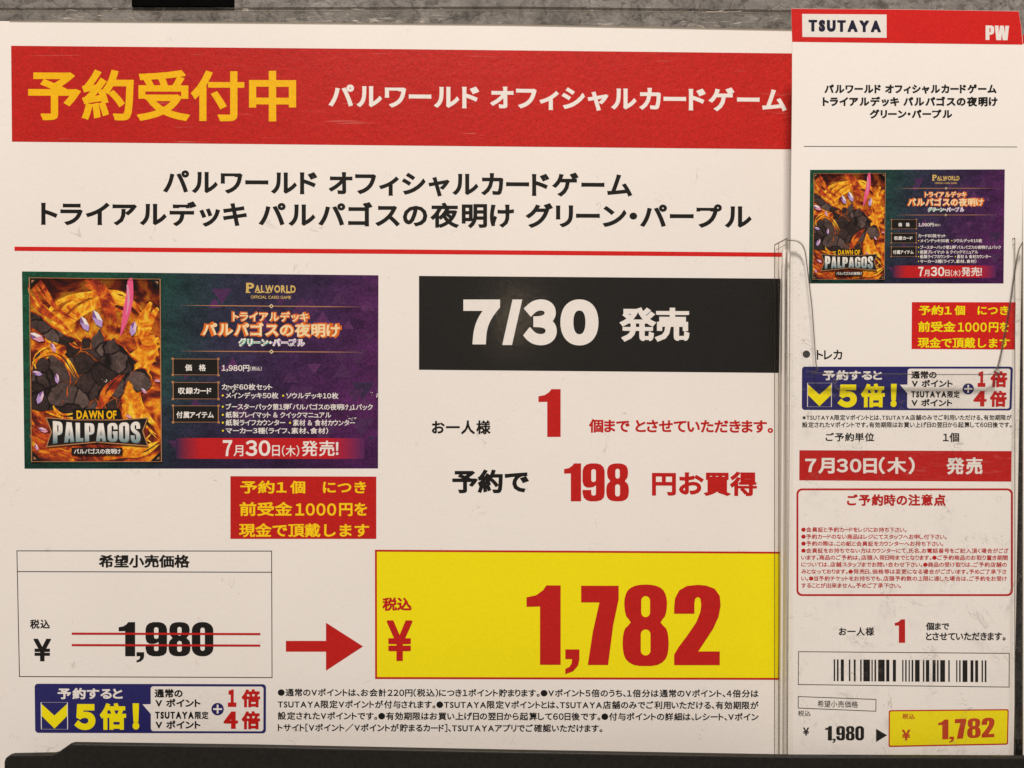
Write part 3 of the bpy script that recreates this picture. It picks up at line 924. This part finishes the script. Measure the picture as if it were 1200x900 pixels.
def points_badge(parent, depth, quad):
    """Laid out in the big badge's own units (40.5-311.8, 801.2-859), mapped on the quad."""
    X = lambda x: (x - 40.5) / (311.8 - 40.5)
    Y = lambda y: (y - 801.2) / (859 - 801.2)
    G = lambda pts: [(X(x), Y(y)) for x, y in pts]
    b = Print(depth, quad)
    b.poly(G(rr(40.5, 801.2, 311.8, 859, 4)), NAVY, 1)
    b.poly(G(rr(176.6, 804, 308.8, 856.6, 3)), WHT, 2)
    b.poly(G([(177, 825), (166.8, 825.2), (177, 837)]), WHT, 3)
    b = b.build('points_badge', parent)
    p = Print(depth, quad)
    t = lambda st, x0, y0, x1, y1, m, w=0.02, layer=3, **kw: p.text(st, X(x0), Y(y0), X(x1), Y(y1), m, w, layer, **kw)
    t('予約すると', 67.4, 806, 143.6, 819.3, WHT, 0.038)
    p.border(G([(47.4, 823), (79.2, 823), (79.2, 854.8), (47.4, 854.8)]), 0.0035, WHT, 3)
    p.shape([G([(48.4, 825), (63.3, 838.6), (78.2, 825), (78.2, 839), (63.3, 854), (48.4, 839)])], YEL, 4)
    t('5', 86.5, 825, 111.5, 855.6, YEL, 0.07)
    t('倍', 116.5, 823.7, 147.5, 855.3, YEL, 0.044)
    t('!', 155, 824, 163, 855, YEL, 0.06)
    t('通常の', 181, 807, 214, 817.3, BLK, 0.040)
    t('V ポイント', 182, 818.5, 235, 828.3, BLK, 0.040)
    t('TSUTAYA', 181.5, 833.7, 227, 842.2, BLK, 0.06, gap=0.10)
    t('限定', 228.3, 833.2, 244.3, 842.6, BLK, 0.038, gap=0.05)
    t('V ポイント', 182, 844, 235, 853.8, BLK, 0.040)
    p.poly(G([(255 + 7.3 * math.cos(a * math.pi / 12), 830.6 + 7.3 * math.sin(a * math.pi / 12)) for a in range(24)]), NAVY, 4)
    p.rect(X(249.8), Y(829.6), X(260.2), Y(831.6), WHT, 5)
    p.rect(X(254), Y(825.4), X(256), Y(835.8), WHT, 6)
    for y0, y1, d, xa in ((807.5, 828, '1', 267), (833.3, 853.8, '4', 262)):
        t(d, xa, y0, 277 if d == '1' else 279, y1, DRED, 0.075)
        t('倍', 283, y0 - .5, 305, y1 + .5, DRED, 0.046)
    p.build('lettering', b)
points_badge(sheet, dS, [(40.5, 801.2), (311.8, 801.8), (311.6, 859.4), (41.2, 858.8)])

p = Print(dS)
for st, y, xe in (('●通常のVポイントは、お会計220円(税込)につき1ポイント貯まります。●Vポイント5倍のうち、1倍分は通常のVポイント、4倍分は', 806.6, 889),
                  ('TSUTAYA限定Vポイントが付与されます。●TSUTAYA限定Vポイントとは、TSUTAYA店舗のみでご利用いただける、有効期限が', 820.4, 889),
                  ('設定されたVポイントです。●有効期限はお買い上げ日の翌日から起算して60日後です。●付与ポイントの詳細は、レシート、Vポイン', 834, 889),
                  ('トサイト[Vポイント/Vポイントが貯まるカード]、TSUTAYAアプリでご確認いただけます。', 847.8, 706)):
    p.text(st, 325.5, y, xe, y + 9.6, BLK, 0.027, 1, 1.4 * (xe - 325) / 564, gap=0.09)
p.build('small_print', sheet)

# ------------------------------------------------------------------ the ticket pocket of clear acrylic
FD = 0.0162
pocket = thing('ticket_pocket', 'clear acrylic pocket with a scooped front that holds the price tickets', 'pocket', P(1052, 886, 0.008))
scoop_l = [(921.5, 281.5), (927, 281.6), (934.7, 282.8), (940, 286.5), (943.5, 294), (945.5, 307), (949, 336.7), (952, 363), (956.5, 426), (958.5, 434), (964, 438)]
scoop_r = [(1158, 439), (1165, 436), (1169.5, 430), (1174, 412), (1184.5, 355), (1189, 322), (1192, 303), (1195, 291), (1199, 284)]
slab('front_panel', scoop_l + scoop_r + [(1199, 908), (921.5, 908)], flat(FD), 0.0008, CLEAR, pocket, CUT)
ed = Print(flat(FD))
rim = smooth([(915, 281.4)] + scoop_l + scoop_r + [(1206, 280)], 3)
rim = rim[3:3 * (len(scoop_l) + len(scoop_r)) + 1]
for q0, q1 in zip(rim, rim[1:]):
    ed.line(q0, q1, 0.95, RIM, 1)
    ed.line((q0[0] + (1.3 if q0[0] < 1060 else -1.3), q0[1] - 1.0), (q1[0] + (1.3 if q1[0] < 1060 else -1.3), q1[1] - 1.0), 0.5, CUTPALE, 0.5)  # pale line beside the rim is a painted highlight
ed.build('scooped_rim', pocket)
XL = (908 - 600) * S * (D - 0.0014) / D
XR = (1199 - 600) * S * (D - FD) / D
z_of = lambda y, d: (450 - y) * S * (D - d) / D
zt, zb_ = z_of(278, FD), z_of(908, FD)
for x, nm in ((XL, 'side_wall'), (XR - 0.0016, 'side_wall')):
    o = box(nm, (x, -FD + 0.0011, zb_), (x + 0.0016, -0.0014, zt), SIDE, pocket)
    for yy in (-FD + 0.00105, -0.0016, -0.0062):
        box('edge', (x - 0.00012, yy, zb_), (x - 0.00002, yy + 0.0003, zt), CUT, o)
    box('top_edge', (x - 0.00012, -FD + 0.0014, zt - 0.0003), (x - 0.00002, -0.0017, zt), CUT, o)
    box('top_edge', (x - 0.00012, -FD + 0.0014, zt - 0.0018), (x - 0.00002, -0.0030, zt - 0.0016), CUTPALE, o)
box('floor', (XL + 0.0017, -FD + 0.0011, zb_), (XR - 0.0017, -0.0014, zb_ + 0.0016), SIDE, pocket)

# ------------------------------------------------------------------ tickets
dT = lambda y: 0.0150 - 0.0045 * (y - 10) / 875
outline = [(927.3, 10), (1060, 11), (1193.8, 13), (1196.6, 30), (1198.5, 52), (1199, 110), (1198.2, 230), (1195.5, 420), (1192.5, 600), (1187.4, 907),
           (923.3, 907), (925, 600), (926.5, 283), (928.2, 110), (928.4, 49)]
tk = thing('price_ticket', 'tall white price ticket with red header, product picture, barcode and small yellow price box', 'ticket', P(1056, 886, 0.011))
slab('paper', outline, dT, 0.00025, TPAPER, tk)

hd = Print(dT).poly([(927.3, 10.2), (1060, 11.2), (1193.7, 13.2), (1196.5, 30), (1198.4, 52.3), (1060, 50.6), (928.4, 49)], TRED).build('header_band', tk)
Print(dT).poly([(940, 16.3), (1039, 17), (1039, 44.3), (940.3, 43.3)], WHT, 2).text('TSUTAYA', 947.5, 23, 1032.5, 37, NAVYBLK, 0.085, 3, 1, gap=0.13).build('shop_logo', hd)
Print(dT).num('PW', 1155, 29.8, 1182.5, 46.8, WHT, 2, 0.4).build('lettering', hd)
p = Print(dT)
p.text('パルワールド オフィシャルカードゲーム', 966, 98.5, 1168, 110, BLK, 0.052, gap=0.1)
p.text('トライアルデッキ パルパゴスの夜明け', 964, 113, 1169, 125, BLK, 0.052, gap=0.1)
p.text('グリーン・パープル', 1019, 128, 1116, 139, BLK, 0.052, gap=0.1)
p.build('product_heading', tk)
Print(dT).line((942, 171.5), (1192, 172.2), 0.8, HAIR).build('divider_line', tk)
product_picture(tk, dT, [(949.3, 199), (1177.5, 198.5), (1176, 332.2), (947.8, 332.2)], False)
deposit_notice(tk, dT, [(1068.6, 354), (1190.3, 354.2), (1189.3, 409.6), (1068.2, 409)], False)
p = Print(dT)
p.poly([(945 + 4.4 * math.cos(a * math.pi / 10), 415 + 4.4 * math.sin(a * math.pi / 10)) for a in range(20)], GREY)
p.text('トレカ', 957, 410, 987, 421.5, BLK, 0.026)
p.build('category_lettering', tk)
points_badge(tk, dT, [(939.8, 429.6), (1187, 429.6), (1185.5, 481), (939.6, 480.4)])
p = Print(dT)
p.text('※TSUTAYA限定Vポイントとは、TSUTAYA店舗のみでご利用いただける、有効期限が', 940.5, 486, 1185.6, 492.6, BLK, 0.024, gap=0.09)
p.text('設定されたVポイントです。有効期限はお買い上げ日の翌日から起算して60日後です。', 940, 494.4, 1185.6, 501.2, BLK, 0.024, gap=0.09)
p.build('small_print', tk)
p = Print(dT)
p.text('ご予約単位', 967.5, 507, 1024.5, 517.3, BLK, 0.026)
p.text('1個', 1105, 507, 1124, 518, BLK, 0.026)
p.build('unit_lettering', tk)
rp = Print(dT).poly([(936.8, 527.6), (1185.5, 528.6), (1185, 564.4), (936.6, 562.9)], DRED).build('date_panel', tk)
p = Print(dT)
p.text('7月30日(木)', 943.6, 535, 1072, 555.3, WHT, 0.034, 2, 0.5, gap=0.1)
p.text('発売', 1109, 536, 1151.5, 556.3, WHT, 0.036, 2)
p.build('lettering', rp)
nb = Print(dT).shape([rr(933.3, 572.3, 1187, 698.5, 6.5), rr(935.6, 574.6, 1184.6, 696.2, 4.8)], DRED).build('notice_box', tk)
p = Print(dT)
p.text('ご予約時の注意点', 992.5, 579, 1108.5, 593, DRED, 0.042, gap=0.06)
for i, (st, xe) in enumerate((('●会員証と予約カードをレジにお持ち下さい。', 1062.5), ('●予約カードのない商品はレジにてスタッフへお申し付下さい。', 1109.5),
        ('●予約の際は、この紙と会員証をカウンターへお持ち下さい。', 1105.5), ('●会員証をお持ちでない方はカウンターにて、氏名、お電話番号をご記入頂く場合がござ', 1182),
        ('います。商品のご予約は、店頭入荷日時までとなります。●ご予約商品のお取り置き期間', 1181), ('については、店舗スタッフまでお問い合わせ下さい。●商品の受け取りは、ご予約店舗の', 1180),
        ('みとなっております。●発売日、価格等は変更になる場合がございます。予めご了承下さ', 1179.5), ('い。●当予約チケットをお持ちでも、店頭予約数の上限に達した場合は、ご予約をお受け', 1180),
        ('することが出来ません。予めご了承下さい。', 1056))):
    y = 617.6 + 8.17 * i
    p.text(st, 939, y, xe, y + 6.0, DRED, 0.022, 1, 0.3, gap=0.08)
p.build('lettering', nb)
p = Print(dT)
p.text('お一人様', 983, 735, 1024.5, 745, BLK, 0.032)
p.num('1', 1048.5, 725.8, 1060.7, 753.3, DRED)
p.text('個まで', 1085, 729.3, 1112.5, 738.5, BLK, 0.032)
p.text('とさせていただきます。', 1085, 741, 1178.5, 750.6, BLK, 0.032)
p.build('purchase_limit_lettering', tk)
bc = Print(dT).border([(935.4, 763.2), (1183.2, 765.2), (1183, 805.6), (935, 802.6)], 0.9, HAIR)
for a, b in ((308, 315), (323, 331), (341, 356), (379, 386), (402, 411), (432, 439), (447, 478), (485, 491), (499, 507), (516, 547), (554, 569), (585, 600),
             (629, 635), (643, 650), (659, 665), (673, 681), (689, 711), (726, 733), (740, 756), (771, 786), (792, 800), (807, 830), (845, 852), (882, 888),
             (896, 903), (912, 935), (949, 963), (971, 985), (1001, 1008), (1016, 1024)):
    s = (a - 308) / 716 * 1.2
    bc.rect(900 + a / 4, 772.7 + s, 900 + b / 4, 798.2 + s, BLK)
bc.build('barcode', tk)
p = Print(dT).border([(935, 815.8), (1027, 819.2), (1026.8, 833.9), (935, 830.2)], 0.9, HAIR)
p.text('希望小売価格', 958, 820.6, 1005.5, 828.6, HAIR, 0.014, 1, 1.0)
p.text('税込', 935, 832.6, 950, 839.3, HAIR, 0.014)
p.text('¥', 941, 852.5, 948.3, 862, BLK, 0.032)
p.num('1,980', 967, 850.8, 1012.6, 870.8, BLK)
p.build('list_price', tk)
Print(dT).poly([(1026.6, 854), (1039.6, 861.6), (1026.6, 869.6)], BLK).build('arrow', tk)
sq = [(1041.5, 832.2), (1182.2, 831), (1181.3, 872.6), (1041.2, 875.4)]
sp = Print(dT, sq).poly(rr(0, 0, 1, 1, .016, .05), DRED, 1).poly(rr(.010, .035, .99, .965, .012, .04), YEL, 2).build('sale_price_box', tk)
p = Print(dT)
p.text('税込', 1057.5, 836.2, 1072, 842.8, FADED, 0.024, 3)
p.text('¥', 1056.8, 855, 1067, 867.6, FADED, 0.035, 3)
p.num('1,782', 1099.5, 843.6, 1165.5, 871, FADED, 3, -3.0)
p.build('price_lettering', sp)

# spare tickets behind the front one: only their edges show at the pocket's side
for i, (dx, dd, top) in enumerate(((-3.0, 0.0022, 296), (-1.0, 0.0042, 302), (-4.5, 0.0062, 292), (-2.0, 0.0080, 310))):
    f = lambda y, dd=dd: dT(y) - dd
    kx = lambda x: 600 + (x - 600) * (D - 0.0128) / (D - 0.0128 + dd) + dx * 0.5
    o = slab('spare_ticket', [(kx(926.3), top), (kx(1196), top), (kx(1192), 905), (kx(923.2), 905)], f, 0.0009, TPAPER, None, EDGE)
    o['label'] = 'spare white ticket whose edge shows behind the front price ticket'
    o['category'] = 'ticket'
    o['group'] = 'spare tickets behind the front ticket'

# the edge of the neighbouring ticket on the right
f = flat(0.006)
nt = thing('neighbour_ticket', 'sliver of another ticket with a red top at the right picture edge', 'ticket', P(1220, 886, 0.006))
slab('paper', [(1198.3, 40.5), (1330, 41.5), (1326, 905), (1198.8, 905)], f, 0.00025, TPAPER, nt)
Print(f).poly([(1198.4, 40.6), (1330, 41.6), (1330, 80), (1198.5, 51)], TRED).build('header_band', nt)

# ------------------------------------------------------------------ the black rail in front
rail = thing('shelf_rail', 'black plastic shelf rail with a stepped left end along the bottom', 'rail', P(600, 990, 0.019))
slab('front_lip', [(4.5, 893), (6, 889), (9.5, 886.3), (14, 885), (62, 884.2), (67, 882.8), (80, 873.6), (85, 872), (300, 875), (600, 881), (930, 886.8), (1260, 888), (1260, 990), (4.5, 990)],
     flat(0.0192), 0.0018, RAIL, rail, None, 0.0005)
box('channel_floor', (P(4.5, 0, 0.0192).x, -0.0172, -0.1180), (0.20, 0.040, -0.1150), RAIL, rail, 0.0005)
